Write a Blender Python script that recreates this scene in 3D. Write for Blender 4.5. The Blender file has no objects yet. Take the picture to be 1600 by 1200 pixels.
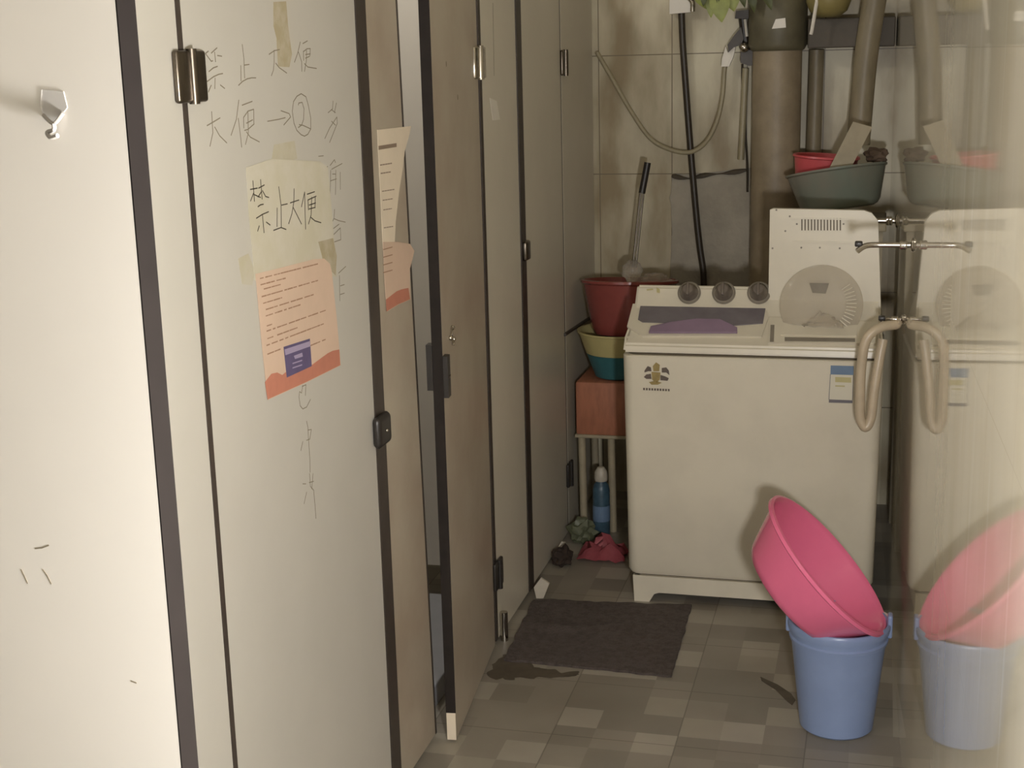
import bpy, bmesh, math, random
from mathutils import Vector, Matrix, noise as mnoise
C = bpy.context.scene
COL = C.collection
random.seed(7)

# ------------------------------------------------------------------ camera
F, H = 2200.0, 1.6                      # focal length in px of a 1600 px frame, eye height
CAM = Vector((0, 0, H))
_y = Vector(((1384-800)/F, (75-600)/F, 1)).normalized()
_d = Vector(((1030-800)/F, (10630-600)/F, 1)); _d = (_d-_d.dot(_y)*_y).normalized()
_x = _d.cross(_y)
R = Matrix((_x, _y, -_d))               # camera (right, down, forward) -> world
cam = bpy.data.cameras.new('camera'); cam_o = bpy.data.objects.new('camera', cam); COL.objects.link(cam_o)
cam.sensor_width = 36; cam.lens = F/1600*36; cam.clip_start = 0.02
right, down, fwd = R@Vector((1, 0, 0)), R@Vector((0, 1, 0)), R@Vector((0, 0, 1))
m = Matrix((right, -down, -fwd)).transposed().to_4x4(); m.translation = CAM
cam_o.matrix_world = m
C.camera = cam_o

def ray(u, v): return R@Vector(((u-800)/F, (v-600)/F, 1))
def onX(u, v, x): d = ray(u, v); return CAM+d*(x/d.x)
def onY(u, v, y): d = ray(u, v); return CAM+d*(y/d.y)
def onZ(u, v, z): d = ray(u, v); return CAM+d*((z-H)/d.z)
def onP(u, v, p, n): d = ray(u, v); return CAM+d*((p-CAM).dot(n)/d.dot(n))

# ------------------------------------------------------------------ light
C.view_settings.view_transform = 'Standard'
C.view_settings.look = 'None'
C.view_settings.gamma = 1
C.view_settings.use_curve_mapping = False
C.view_settings.exposure = 0.0
w = bpy.data.worlds.new('world'); C.world = w; w.use_nodes = True
w.node_tree.nodes['Background'].inputs[0].default_value = (1.0, 0.97, 0.94, 1)
w.node_tree.nodes['Background'].inputs[1].default_value = 0.36
def lamp(name, kind, loc, energy, color, size, target=None):
    l = bpy.data.lights.new(name, kind); l.energy = energy; l.color = color
    if kind == 'AREA': l.shape = 'DISK'; l.size = size
    else: l.shadow_soft_size = size
    o = bpy.data.objects.new(name, l); COL.objects.link(o); o.location = loc
    if target: o.rotation_euler = (Vector(target)-Vector(loc)).to_track_quat('-Z', 'Y').to_euler()
    return o
lamp('bulb_light', 'POINT', (0.09, 0.60, 1.27), 118, (1.0, 0.98, 0.98), 0.05)
lamp('cubicle_fill', 'POINT', (-1.65, 3.1, 2.5), 19, (1.0, 0.98, 0.97), 0.08)  # added fill, brightens the interior behind the ajar door

# ------------------------------------------------------------------ materials
def rgb(r, g, b):
    f = lambda c: ((c/255+0.055)/1.055)**2.4 if c > 10 else c/255/12.92
    return (f(r), f(g), f(b), 1)
def mat(name, color, rough=0.5, amt=0.0, scale=8, metal=0, spec=0.5, trans=0, alpha=1, bump=0, bscale=40, coat=0, stretch=(1, 1, 1), c2=None):
    mt = bpy.data.materials.new(name); mt.use_nodes = True
    nt = mt.node_tree; b = nt.nodes['Principled BSDF']; L = nt.links
    b.inputs['Base Color'].default_value = color
    b.inputs['Roughness'].default_value = rough
    b.inputs['Metallic'].default_value = metal
    b.inputs['Specular IOR Level'].default_value = spec
    b.inputs['Transmission Weight'].default_value = trans
    b.inputs['Alpha'].default_value = alpha
    b.inputs['Coat Weight'].default_value = coat
    tc = nt.nodes.new('ShaderNodeTexCoord')
    mp = nt.nodes.new('ShaderNodeMapping'); mp.inputs['Scale'].default_value = stretch
    L.new(tc.outputs['Object'], mp.inputs['Vector'])
    if amt or c2:
        n = nt.nodes.new('ShaderNodeTexNoise'); n.inputs['Scale'].default_value = scale; n.inputs['Detail'].default_value = 5; n.inputs['Roughness'].default_value = 0.6
        L.new(mp.outputs[0], n.inputs['Vector'])
        cr = nt.nodes.new('ShaderNodeValToRGB')
        c = color; e = c2 or tuple(x*(1-amt) for x in c[:3])+(1,)
        cr.color_ramp.elements[0].position = 0.35; cr.color_ramp.elements[0].color = e
        cr.color_ramp.elements[1].position = 0.6; cr.color_ramp.elements[1].color = c
        L.new(n.outputs['Fac'], cr.inputs['Fac']); L.new(cr.outputs['Color'], b.inputs['Base Color'])
    if bump:
        n2 = nt.nodes.new('ShaderNodeTexNoise'); n2.inputs['Scale'].default_value = bscale; n2.inputs['Detail'].default_value = 4
        L.new(mp.outputs[0], n2.inputs['Vector'])
        bp = nt.nodes.new('ShaderNodeBump'); bp.inputs['Strength'].default_value = bump; bp.inputs['Distance'].default_value = 0.01
        L.new(n2.outputs['Fac'], bp.inputs['Height']); L.new(bp.outputs['Normal'], b.inputs['Normal'])
    return mt
def M(nt, op, a, b=None, c=None):
    n = nt.nodes.new('ShaderNodeMath'); n.operation = op
    for i, v in enumerate((a, b, c)):
        if v is None: continue
        if isinstance(v, (int, float)): n.inputs[i].default_value = v
        else: nt.links.new(v, n.inputs[i])
    return n.outputs[0]
def grid_lines(nt, co, off, per, half):   # 1 on the joint lines of a grid
    a = M(nt, 'DIVIDE', M(nt, 'SUBTRACT', co, off), per)
    f = M(nt, 'ABSOLUTE', M(nt, 'SUBTRACT', a, M(nt, 'ROUND', a)))
    return M(nt, 'LESS_THAN', f, half/per)
def mix(nt, f, a, b):
    n = nt.nodes.new('ShaderNodeMix'); n.data_type = 'RGBA'
    nt.links.new(f, n.inputs[0]) if not isinstance(f, float) else setattr(n.inputs[0], 'default_value', f)
    for i, v in ((6, a), (7, b)):
        if isinstance(v, tuple): n.inputs[i].default_value = v
        else: nt.links.new(v, n.inputs[i])
    return n.outputs[2]
def noise_fac(nt, vec, scale, lo, hi, detail=5):
    n = nt.nodes.new('ShaderNodeTexNoise'); n.inputs['Scale'].default_value = scale; n.inputs['Detail'].default_value = detail
    nt.links.new(vec, n.inputs['Vector'])
    r = nt.nodes.new('ShaderNodeMapRange'); r.inputs[1].default_value = lo; r.inputs[2].default_value = hi
    nt.links.new(n.outputs['Fac'], r.inputs[0]); return r.outputs[0]
def base_nodes(name, rough):
    mt = bpy.data.materials.new(name); mt.use_nodes = True; nt = mt.node_tree
    b = nt.nodes['Principled BSDF']; b.inputs['Roughness'].default_value = rough
    g = nt.nodes.new('ShaderNodeNewGeometry'); s = nt.nodes.new('ShaderNodeSeparateXYZ'); nt.links.new(g.outputs['Position'], s.inputs[0])
    return mt, nt, b, g.outputs['Position'], s.outputs
def tile_material(name, color, dirt, joint, axis, off, offz, per, perz, rough, streak, wavy=0, half=0.0016):
    mt, nt, b, P, s = base_nodes(name, rough)
    mp = nt.nodes.new('ShaderNodeMapping'); mp.inputs['Scale'].default_value = (1, 1, 0.35); nt.links.new(P, mp.inputs['Vector'])
    f = noise_fac(nt, mp.outputs[0], 6, 0.40, 0.66)
    col = mix(nt, M(nt, 'MULTIPLY', f, streak), color, dirt)
    j = M(nt, 'MAXIMUM', grid_lines(nt, s[axis], off, per, half), grid_lines(nt, s[2], offz, perz, half))
    col = mix(nt, j, col, joint)
    if wavy:                                   # thin pale water runs down the gloss tiles
        mp3 = nt.nodes.new('ShaderNodeMapping'); mp3.inputs['Scale'].default_value = (1, 1, 0.04); nt.links.new(P, mp3.inputs['Vector'])
        col = mix(nt, M(nt, 'MULTIPLY', noise_fac(nt, mp3.outputs[0], 38, 0.62, 0.72, 2), 0.5), col, rgb(240, 236, 222))
    nt.links.new(col, b.inputs['Base Color'])
    if wavy:
        mp2 = nt.nodes.new('ShaderNodeMapping'); mp2.inputs['Scale'].default_value = (1, 1, 0.12); nt.links.new(P, mp2.inputs['Vector'])
        n = nt.nodes.new('ShaderNodeTexNoise'); n.inputs['Scale'].default_value = 9; n.inputs['Detail'].default_value = 2
        nt.links.new(mp2.outputs[0], n.inputs['Vector'])
        bp = nt.nodes.new('ShaderNodeBump'); bp.inputs['Strength'].default_value = wavy; bp.inputs['Distance'].default_value = 0.01
        nt.links.new(n.outputs['Fac'], bp.inputs['Height']); nt.links.new(bp.outputs['Normal'], b.inputs['Normal'])
    return mt
def floor_material():
    mt, nt, b, P, s = base_nodes('floor_mosaic_tile', 0.42)
    cx = M(nt, 'FLOOR', M(nt, 'DIVIDE', M(nt, 'ADD', s[0], 0.43), 0.1)); cy = M(nt, 'FLOOR', M(nt, 'DIVIDE', s[1], 0.1))
    cv = nt.nodes.new('ShaderNodeCombineXYZ'); nt.links.new(cx, cv.inputs[0]); nt.links.new(cy, cv.inputs[1])
    wn = nt.nodes.new('ShaderNodeTexWhiteNoise'); nt.links.new(cv.outputs[0], wn.inputs['Vector'])
    cr = nt.nodes.new('ShaderNodeValToRGB'); cr.color_ramp.interpolation = 'CONSTANT'
    tones = [(0.0, rgb(132, 126, 114)), (0.28, rgb(144, 137, 124)), (0.5, rgb(156, 149, 134)), (0.72, rgb(164, 157, 143)), (0.9, rgb(138, 131, 119))]
    e = cr.color_ramp.elements
    e[0].position, e[0].color = tones[0]; e[1].position, e[1].color = tones[1]
    for p, c in tones[2:]:
        k = e.new(p); k.color = c
    nt.links.new(wn.outputs['Value'], cr.inputs['Fac'])
    col = mix(nt, M(nt, 'MULTIPLY', noise_fac(nt, P, 3.5, 0.4, 0.75), 0.35), cr.outputs['Color'], rgb(92, 84, 72))
    j = M(nt, 'MAXIMUM', grid_lines(nt, s[0], -0.43, 0.3, 0.0016), grid_lines(nt, s[1], 0.05, 0.3, 0.0016))
    col = mix(nt, M(nt, 'MULTIPLY', j, 0.45), col, rgb(60, 54, 46))
    nt.links.new(col, b.inputs['Base Color']); return mt

board = mat('laminate_board', rgb(206, 199, 182), 0.38, 0.06, 3)
board_in = mat('laminate_board_inside', rgb(214, 209, 200), 0.42, 0.04, 3)
board_near = mat('pale_laminate_board', rgb(190, 186, 176), 0.4, 0.05, 3)
board_brown = mat('brownish_laminate_board', rgb(176, 166, 148), 0.34, 0.1, 4, c2=rgb(164, 150, 132))  # darker, browner board tone for the torn-notice panel and ajar door
black_core = mat('black_door_edge', rgb(18, 15, 14), 0.8, 0.15, 25, spec=0.05)
black_rubber = mat('black_edge_strip', rgb(40, 35, 32), 0.7, 0.2, 25, spec=0.15)
black_edge = mat('black_board_edge', rgb(62, 54, 48), 0.45, 0.2, 25)
chrome = mat('worn_chrome', rgb(198, 192, 182), 0.1, 0.15, 30, metal=1)
steel_dark = mat('dark_steel', rgb(110, 102, 92), 0.3, 0.2, 20, metal=1)
black_plastic = mat('black_plastic', rgb(42, 38, 35), 0.4, 0.15, 20)
pencil = mat('pencil_line', rgb(128, 118, 98), 0.8, 0.15, 60)
ink = mat('ink_line', rgb(62, 54, 42), 0.7, 0.2, 60)
machine_white = mat('machine_plastic', rgb(222, 214, 194), 0.33, 0.07, 5)
machine_grey = mat('machine_grey_plastic', rgb(140, 132, 118), 0.4, 0.15, 20)
groove = mat('dark_gap', rgb(112, 102, 86), 0.8)
lid_smoke = mat('smoky_lid_plastic', rgb(124, 118, 122), 0.25, 0.25, 9)
lilac = mat('lilac_plastic', rgb(150, 128, 150), 0.35, 0.15, 8)
knob_mat = mat('grey_knob_plastic', rgb(112, 102, 92), 0.25, 0.2, 25)
clear_plastic = mat('clear_plastic', rgb(232, 224, 210), 0.08, trans=0.6, alpha=0.55)
pink = mat('pink_plastic', rgb(236, 118, 154), 0.13, 0.06, 6)
blue = mat('blue_plastic', rgb(136, 154, 190), 0.3, 0.08, 6)
red = mat('dark_red_plastic', rgb(146, 74, 68), 0.15, 0.12, 6)
bright_red = mat('red_plastic', rgb(206, 88, 92), 0.35, 0.1, 10)
teal = mat('teal_plastic', rgb(120, 128, 116), 0.16, 0.25, 5, c2=rgb(130, 126, 114))
cream = mat('cream_plastic', rgb(196, 184, 128), 0.4, 0.1, 10)
teal_dark = mat('deep_teal_plastic', rgb(58, 112, 118), 0.4, 0.15, 8)
hose_mat = mat('beige_hose', rgb(196, 180, 154), 0.35, 0.1, 25)
pale_hose = mat('pale_tube', rgb(160, 150, 122), 0.4, 0.1, 25)
black_hose = mat('black_hose', rgb(58, 50, 40), 0.4, 0.2, 20)
pipe_mat = mat('grimy_brown_pipe', rgb(158, 143, 118), 0.5, 0.3, 7, bump=0.15, bscale=30)
socket_mat = mat('grimy_olive_socket', rgb(108, 102, 80), 0.5, 0.3, 8)
pipe_thin = mat('dirty_olive_pipe', rgb(150, 138, 112), 0.45, 0.35, 9, stretch=(1, 1, 0.3))
cement = mat('bare_cement', rgb(178, 170, 154), 0.9, 0.22, 6, bump=0.4, bscale=35)
plaster = mat('plaster', rgb(205, 198, 182), 0.8, 0.05, 3)
wood_red = mat('reddish_wood', rgb(172, 112, 84), 0.55, 0.2, 14, stretch=(4, 1, 1))
wood_pale = mat('pale_wood', rgb(168, 156, 130), 0.6, 0.15, 14)
mat_fibre = mat('charcoal_mat_fibre', rgb(92, 82, 77), 0.95, 0.35, 60, bump=0.8, bscale=220)
dirt_mat = mat('wet_grime', rgb(88, 79, 66), 0.6, 0.3, 20)
paper_peach = mat('peach_paper', rgb(206, 180, 158), 0.8, 0.06, 10)
paper_white = mat('grubby_white_paper', rgb(222, 208, 186), 0.8, 0.06, 10)
paper_yellow = mat('yellowed_paper', rgb(190, 184, 162), 0.75, 0.1, 14, c2=rgb(196, 190, 174))
paper_red = mat('brick_red_print', rgb(184, 120, 98), 0.8, 0.1, 20)
print_brown = mat('brown_print', rgb(150, 118, 94), 0.85)
print_dark = mat('grey_print', rgb(140, 122, 104), 0.85)
stamp_blue = mat('blue_print', rgb(92, 82, 116), 0.7, 0.15, 30)
stamp_light = mat('pale_blue_print', rgb(158, 146, 172), 0.7)
tape = mat('old_tape', rgb(182, 175, 150), 0.45, 0.25, 25, c2=rgb(188, 182, 164))
tape_dark = mat('brown_tape_residue', rgb(164, 153, 124), 0.6, 0.2, 30, c2=rgb(178, 169, 148))
hook_pad = mat('clear_hook_pad', rgb(226, 222, 216), 0.3, alpha=0.5)
hook_grey = mat('hook_grey_plastic', rgb(150, 145, 138), 0.4)
white_plastic = mat('white_plastic', rgb(226, 220, 208), 0.35, 0.04, 10)
label_blue = mat('label_blue', rgb(108, 132, 160), 0.5, 0.1, 20)
label_grey = mat('label_grey', rgb(108, 104, 110), 0.5)
label_white = mat('label_white', rgb(216, 210, 190), 0.5)
label_yellow = mat('label_yellow', rgb(190, 180, 128), 0.5)
gold = mat('gold_print', rgb(158, 138, 84), 0.4, 0.2, 60)
grey_print = mat('crest_grey_print', rgb(98, 84, 74), 0.5, 0.2, 60)
leaf_mat = mat('green_leaf', rgb(150, 158, 84), 0.45, 0.3, 18)
leaf_dark = mat('dark_green_leaf', rgb(86, 92, 54), 0.5, 0.3, 18)
terracotta = mat('pot_brown', rgb(120, 92, 70), 0.7, 0.2, 10)
shelf_mat = mat('dark_shelf', rgb(88, 80, 68), 0.6, 0.3, 6)
olive_bowl = mat('olive_plastic', rgb(142, 130, 82), 0.35, 0.1, 8)
bottle_blue = mat('bottle_blue_label', rgb(66, 92, 108), 0.35, 0.25, 40)
bottle_cap = mat('bottle_cap_white', rgb(186, 178, 162), 0.4)
bottle_green = mat('bottle_green', rgb(70, 96, 74), 0.3, 0.2, 20)
pink_film = mat('pink_film', rgb(200, 104, 114), 0.4, 0.2, 14)
green_film = mat('dull_green_film', rgb(104, 108, 84), 0.45, 0.25, 14)
dark_rag = mat('dark_rag', rgb(104, 86, 70), 0.9, 0.3, 12)
brown_lump = mat('dark_brown_cloth', rgb(58, 46, 38), 0.9, 0.3, 16)
floor_m = floor_material()
tile_back = tile_material('cream_wall_tile_far', rgb(208, 200, 174), rgb(146, 130, 98), rgb(112, 100, 78), 0, -0.719, 1.185, 0.26, 0.413, 0.45, 0.95)
tile_right = tile_material('glossy_wall_tile', rgb(226, 220, 202), rgb(208, 199, 174), rgb(210, 204, 186), 1, 1.44, 1.185, 0.26, 0.413, 0.028, 0.6, wavy=0.005, half=0.0008)

# ------------------------------------------------------------------ mesh helpers (world coordinates)
class B:
    def __init__(s): s.bm = bmesh.new()
    def merge(s, t, mtx=None):
        if mtx is not None: bmesh.ops.transform(t, matrix=mtx, verts=t.verts)
        me = bpy.data.meshes.new('tmp'); t.to_mesh(me); t.free(); s.bm.from_mesh(me); bpy.data.meshes.remove(me); return s
    def box(s, x0, x1, y0, y1, z0, z1, bev=0, seg=2, mtx=None):
        t = bmesh.new(); bmesh.ops.create_cube(t, size=1)
        for v in t.verts: v.co = Vector((x0+(v.co.x+.5)*(x1-x0), y0+(v.co.y+.5)*(y1-y0), z0+(v.co.z+.5)*(z1-z0)))
        if bev: bmesh.ops.bevel(t, geom=t.edges[:], offset=bev, segments=seg, affect='EDGES', profile=0.5)
        return s.merge(t, mtx)
    def hull(s, pts, faces, bev=0, seg=2):
        t = bmesh.new(); vs = [t.verts.new(p) for p in pts]
        for f in faces: t.faces.new([vs[i] for i in f])
        bmesh.ops.recalc_face_normals(t, faces=t.faces)
        if bev: bmesh.ops.bevel(t, geom=t.edges[:], offset=bev, segments=seg, affect='EDGES', profile=0.5)
        return s.merge(t)
    def slab(s, pts, n, th):             # polygon with a thickness along n
        n = Vector(n); k = len(pts); t = bmesh.new()
        a = [t.verts.new(Vector(p)) for p in pts]; b = [t.verts.new(Vector(p)+n*th) for p in pts]
        t.faces.new(a); t.faces.new(b[::-1])
        for i in range(k): t.faces.new((a[i], b[i], b[(i+1) % k], a[(i+1) % k]))
        bmesh.ops.recalc_face_normals(t, faces=t.faces)
        return s.merge(t)
    def lathe(s, prof, mtx=None, seg=48, sx=1, sy=1):
        t = bmesh.new(); rings = []
        for r, z in prof:
            if r < 1e-6: rings.append([t.verts.new((0, 0, z))])
            else: rings.append([t.verts.new((r*sx*math.cos(2*math.pi*i/seg), r*sy*math.sin(2*math.pi*i/seg), z)) for i in range(seg)])
        for a, b in zip(rings, rings[1:]):
            for i in range(seg):
                j = (i+1) % seg
                q = [a[i % len(a)], a[j % len(a)], b[j % len(b)], b[i % len(b)]]
                u = []
                for v in q:
                    if v not in u: u.append(v)
                if len(u) > 2: t.faces.new(u)
        bmesh.ops.recalc_face_normals(t, faces=t.faces)
        return s.merge(t, mtx)
    def tube(s, pts, r, seg=10, smooth=6, cap=True):
        P = [Vector(p) for p in pts]
        if smooth and len(P) > 2:
            Q = []
            for i in range(len(P)-1):
                p0, p1, p2, p3 = P[max(i-1, 0)], P[i], P[i+1], P[min(i+2, len(P)-1)]
                for k in range(smooth):
                    u = k/smooth
                    Q.append(0.5*((2*p1)+(p2-p0)*u+(2*p0-5*p1+4*p2-p3)*u*u+(3*p1-p0-3*p2+p3)*u**3))
            Q.append(P[-1]); P = Q
        t = bmesh.new(); rings = []; up = None; N = len(P)
        for i, p in enumerate(P):
            d = (P[min(i+1, N-1)]-P[max(i-1, 0)]).normalized()
            if up is None: up = d.orthogonal().normalized()
            up = (up-up.dot(d)*d).normalized(); q = d.cross(up)
            rr = r(i/(N-1)) if callable(r) else r
            rings.append([t.verts.new(p+(up*math.cos(2*math.pi*k/seg)+q*math.sin(2*math.pi*k/seg))*rr) for k in range(seg)])
        for a, b in zip(rings, rings[1:]):
            for k in range(seg): t.faces.new((a[k], a[(k+1) % seg], b[(k+1) % seg], b[k]))
        if cap: t.faces.new(rings[0][::-1]); t.faces.new(rings[-1])
        return s.merge(t)
    def ball(s, c, r, sub=3, scale=(1, 1, 1), rough=0, freq=20):
        t = bmesh.new(); bmesh.ops.create_icosphere(t, subdivisions=sub, radius=1)
        for v in t.verts:
            k = 1+rough*mnoise.noise(v.co*freq*0.1+Vector(c)*7)
            v.co = Vector(c)+Vector((v.co.x*r*scale[0]*k, v.co.y*r*scale[1]*k, v.co.z*r*scale[2]*k))
        return s.merge(t)
    def ribbon(s, pts, n, width, th=0.0003):   # pen stroke on a surface
        n = Vector(n)
        for a, b in zip(pts, pts[1:]):
            a, b = Vector(a), Vector(b); d = (b-a)
            if d.length < 1e-6: continue
            d = d.normalized(); q = d.cross(n)*width/2
            a2, b2 = a-d*width*0.3, b+d*width*0.3
            s.slab([a2-q, b2-q, b2+q, a2+q], n, th)
        return s
def ident(o, label=None, cat=None, group=None, kind=None):
    if label: o['label'] = label
    if cat: o['category'] = cat
    if group: o['group'] = group
    if kind: o['kind'] = kind
    return o
def base_of(o):
    while o.parent: o = o.parent
    return o.location
def root(name, loc, label, cat, group=None, kind=None):
    o = bpy.data.objects.new(name, None); COL.objects.link(o); o.location = loc; o.empty_display_size = 0.05
    return ident(o, label, cat, group, kind)
def part(name, b, mt, parent, label=None, smooth=False, kind=None):
    me = bpy.data.meshes.new(name); loc = Vector(base_of(parent))
    bmesh.ops.translate(b.bm, vec=-loc, verts=b.bm.verts)
    b.bm.to_mesh(me); b.bm.free(); me.materials.append(mt)
    if smooth: shade(me)
    o = bpy.data.objects.new(name, me); COL.objects.link(o); o.parent = parent
    return ident(o, label, kind=kind)
def shade(me):
    me.polygons.foreach_set('use_smooth', [True]*len(me.polygons))
    try: me.set_sharp_from_angle(angle=math.radians(38))
    except Exception: pass
def single(name, b, mt, label, cat, group=None, kind=None, smooth=False):
    me = bpy.data.meshes.new(name); bm = b.bm
    xs = [v.co.x for v in bm.verts]; ys = [v.co.y for v in bm.verts]; zs = [v.co.z for v in bm.verts]
    loc = Vector(((min(xs)+max(xs))/2, (min(ys)+max(ys))/2, min(zs)))
    bmesh.ops.translate(bm, vec=-loc, verts=bm.verts); bm.to_mesh(me); bm.free(); me.materials.append(mt)
    if smooth: shade(me)
    o = bpy.data.objects.new(name, me); COL.objects.link(o); o.location = loc
    return ident(o, label, cat, group, kind)
def struct(name, b, mt): return single(name, b, mt, None, None, kind='structure')

# ------------------------------------------------------------------ setting
def XWf(y): return 0.181-0.030*y        # right wall plane
XF, XW, YB, TOP = -1.0, XWf(5.01), 5.01, 1.86     # cubicle fronts, right wall, far wall, cubicle height
struct('floor', B().box(-2.4, 1.4, -2.2, YB+0.12, -0.1, 0), floor_m)
struct('ceiling', B().box(-2.4, 1.4, -2.2, YB+0.12, 2.7, 2.8), plaster)
WN = Vector((-1, -0.030, 0)).normalized()
wq = [(XWf(y)+o, y) for y, o in ((0.25, 0), (YB+.12, 0), (YB+.12, .14), (0.25, .14))]
struct('wall_right', B().slab([(x, y, 0) for x, y in wq], (0, 0, 1), 2.7), tile_right)
def onW(u, v): return onP(u, v, Vector((XWf(0), 0, 0)), WN)
struct('wall_left', B().box(-2.4, -2.28, -2.2, YB+0.12, 0, 2.7), plaster)
struct('wall_back', B().box(-2.4, XWf(YB+.12), YB+0.008, YB+0.12, 0, 2.7), cement)
# tile facing of the far wall, broken away low down beside the pipe
tb = B(); n = (0, 1, 0)
def wall_poly(pts): tb.slab([(x, YB, z) for x, z in pts], n, 0.008)
wall_poly([(-2.28, 0), (-0.722, 0), (-0.724, .55), (-0.719, .72), (-0.727, .80), (-0.72, .98), (-0.724, 1.08), (-0.729, 1.10), (-0.723, 1.12), (-0.719, 1.185), (-0.719, 2.7), (-2.28, 2.7)])
wall_poly([(-0.719, 2.7), (-0.719, 1.185), (-0.66, 1.182), (-0.60, 1.188), (-0.55, 1.193), (-0.50, 1.2), (-0.43, 1.205), (-0.40, 1.19), (-0.40, 2.7)])
wall_poly([(-0.40, 0), (XW, 0), (XW, 2.7), (-0.40, 2.7)])
struct('trim_1', tb, tile_back)
crack = B().tube([(-0.72, YB+.001, 1.178), (-0.66, YB, 1.168), (-0.6, YB, 1.18), (-0.52, YB, 1.187), (-0.45, YB+.001, 1.198)], lambda t: 0.006+0.004*math.sin(t*17), 6, 4)
struct('trim_2', crack, dirt_mat)

# ------------------------------------------------------------------ cubicle fronts
TH = 0.018
def fpanel(b, y0, y1, z0=0.012, z1=TOP, x=XF): return b.box(x-TH, x, y0, y1, z0, z1, 0.0012, 1)
def hinge(parent, y, z, w=0.092, h=0.076, mt=None, x=XF):
    hb = B(); w2 = w/2
    hb.box(x, x+0.011, y-w2, y-0.002, z-h/2, z+h/2, 0.005, 4)
    hb.box(x, x+0.011, y+0.002, y+w2, z-h/2, z+h/2, 0.005, 4)
    h_o = part('hinge', hb, mt or steel_dark, parent, 'chrome hinge', smooth=True)
    part('hinge_pin', B().tube([(x+0.010, y, z-h/2-.002), (x+0.010, y, z+h/2+.002)], 0.008, 12), mt or steel_dark, h_o, smooth=True)
def strokes(b, lines, width, x=XF, dx=0.0002):
    for pts in lines: b.ribbon([onX(u, v, x+dx) for u, v in pts], (1, 0, 0), width)
    return b
def cubicle_panel(y0, y1, label, mt=None):
    r = root('partition_panel', (XF, (y0+y1)/2, 0), label, 'partition panel', 'front panels between the cubicle doors')
    part('board', fpanel(B(), y0, y1), mt or board, r); return r

# divider walls between the cubicles
for y, lab in ((1.30, 'pale divider board behind the first narrow front panel'), (2.86, 'pale divider board behind the panel with the torn notices'), (3.74, 'pale divider board seen through the gap of the ajar door'), (4.99, 'pale divider board against the far tiled wall')):
    r = root('divider_board', (-1.6, y, 0), lab, 'divider board', 'divider boards between the cubicles')
    part('board', B().box(-2.28, XF-TH-0.001, y-0.009, y+0.009, 0.15, TOP), board_in, r)
    for fx in (-1.62, -2.1):
        part('foot', B().lathe([(0, 0), (.022, 0), (.022, .01), (.012, .02), (.012, .152), (0, .152)], Matrix.Translation((fx, y, 0)), 16), steel_dark, r, smooth=True)

# the nearest door, swung out into the corridor, seen from inside
hy = 0.953; a0 = math.radians(75); dw = 0.56
d0dir = Vector((math.sin(a0), -math.cos(a0), 0)); hp = Vector((XF, hy, 0)); fe = hp+d0dir*dw
d0n = Vector((-math.cos(a0), -math.sin(a0), 0))       # inner face normal, towards the camera
r = root('cubicle_door', hp, 'bright white cubicle door swung open at the left edge of the picture', 'cubicle door', 'cubicle doors along the corridor')
def d0slab(s0, s1, z0, z1, off=0.0, th=0.016):
    p, q = hp+d0dir*s0-d0n*off, hp+d0dir*s1-d0n*off
    return B().slab([p+Vector((0, 0, z0)), q+Vector((0, 0, z0)), q+Vector((0, 0, z1)), p+Vector((0, 0, z1))], -d0n, th)
part('board', d0slab(0, dw-0.0012, 0.05, TOP), board_in, r)
part('edge_strip', d0slab(dw-0.0012, dw, 0.05, TOP), black_core, r, 'black strip over the door edge and the shadowed gap')
def onD0(u, v, lift=0.0): return onP(u, v, hp+d0n*lift, d0n)
hk = part('adhesive_pad', B().slab([onD0(*p, 0.0) for p in ((66, 140), (100, 143), (106, 168), (92, 186), (82, 194), (70, 184), (64, 165))], d0n, 0.0006), hook_pad, r, 'clear adhesive hook pad')
hb = B(); c = onD0(86, 178, 0.002)
hb.tube([onD0(68, 180, .001), onD0(84, 193, .003), onD0(99, 176, .001)], 0.0013, 8, 5)
hb.tube([onD0(84, 193, .004), onD0(84, 203, .004), onD0(74, 207, .005), onD0(79, 215, .006), onD0(90, 212, .007)], 0.0015, 8, 5)
part('coat_hook', hb, hook_grey, hk, smooth=True)
sc = B()
for pts in (((55, 857), (65, 856), (76, 852)), ((33, 890), (38, 900), (43, 911)), ((67, 890), (74, 900), (80, 912)), ((205, 1064), (213, 1067))):
    sc.ribbon([onD0(u, v, 0.0) for u, v in pts], d0n, 0.0011, 0.00012)
part('scuff_mark', sc, pencil, r, 'grey scuff marks')

# first narrow panel, then the door with the writing
p0 = cubicle_panel(hy+0.02, 1.925, 'narrow front panel between the open bright door and the written-on door', board_near)
st = B()
for u, v in ((180, 66), (252, 914)): st.ribbon([onX(u-2, v, XF+.0002), onX(u+2, v+1, XF+.0002)], (1, 0, 0), 0.003)
part('stain', st, pencil, p0)
Y1a, Y1b = 1.931, 2.715
d1 = root('cubicle_door', (XF, Y1a, 0), 'cubicle door covered in handwritten Chinese warnings and a peach notice', 'cubicle door', 'cubicle doors along the corridor')
part('board', fpanel(B(), Y1a+.008, Y1b-0.055), board_near, d1)
part('edge_strip', B().box(XF-TH, XF+0.002, Y1b-0.055, Y1b+.002, 0.012, TOP), black_edge, d1, 'black strip over the door edge and the shadowed gap')  # door edge drawn wide; its black stands in for the shadowed gap
part('hinge_edge', B().box(XF-TH, XF+0.001, Y1a-0.005, Y1a+.008, 0.012, TOP), black_edge, d1, 'dark edge line')
hinge(d1, 1.945, 1.585)
lb = B(); c = onX(592, 670, XF)
lb.box(XF, XF+0.02, c.y-0.045, c.y+0.03, c.z-0.034, c.z+0.034, 0.012, 4)
lt = part('latch', lb, black_plastic, d1, 'black latch knob', smooth=True)
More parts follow.
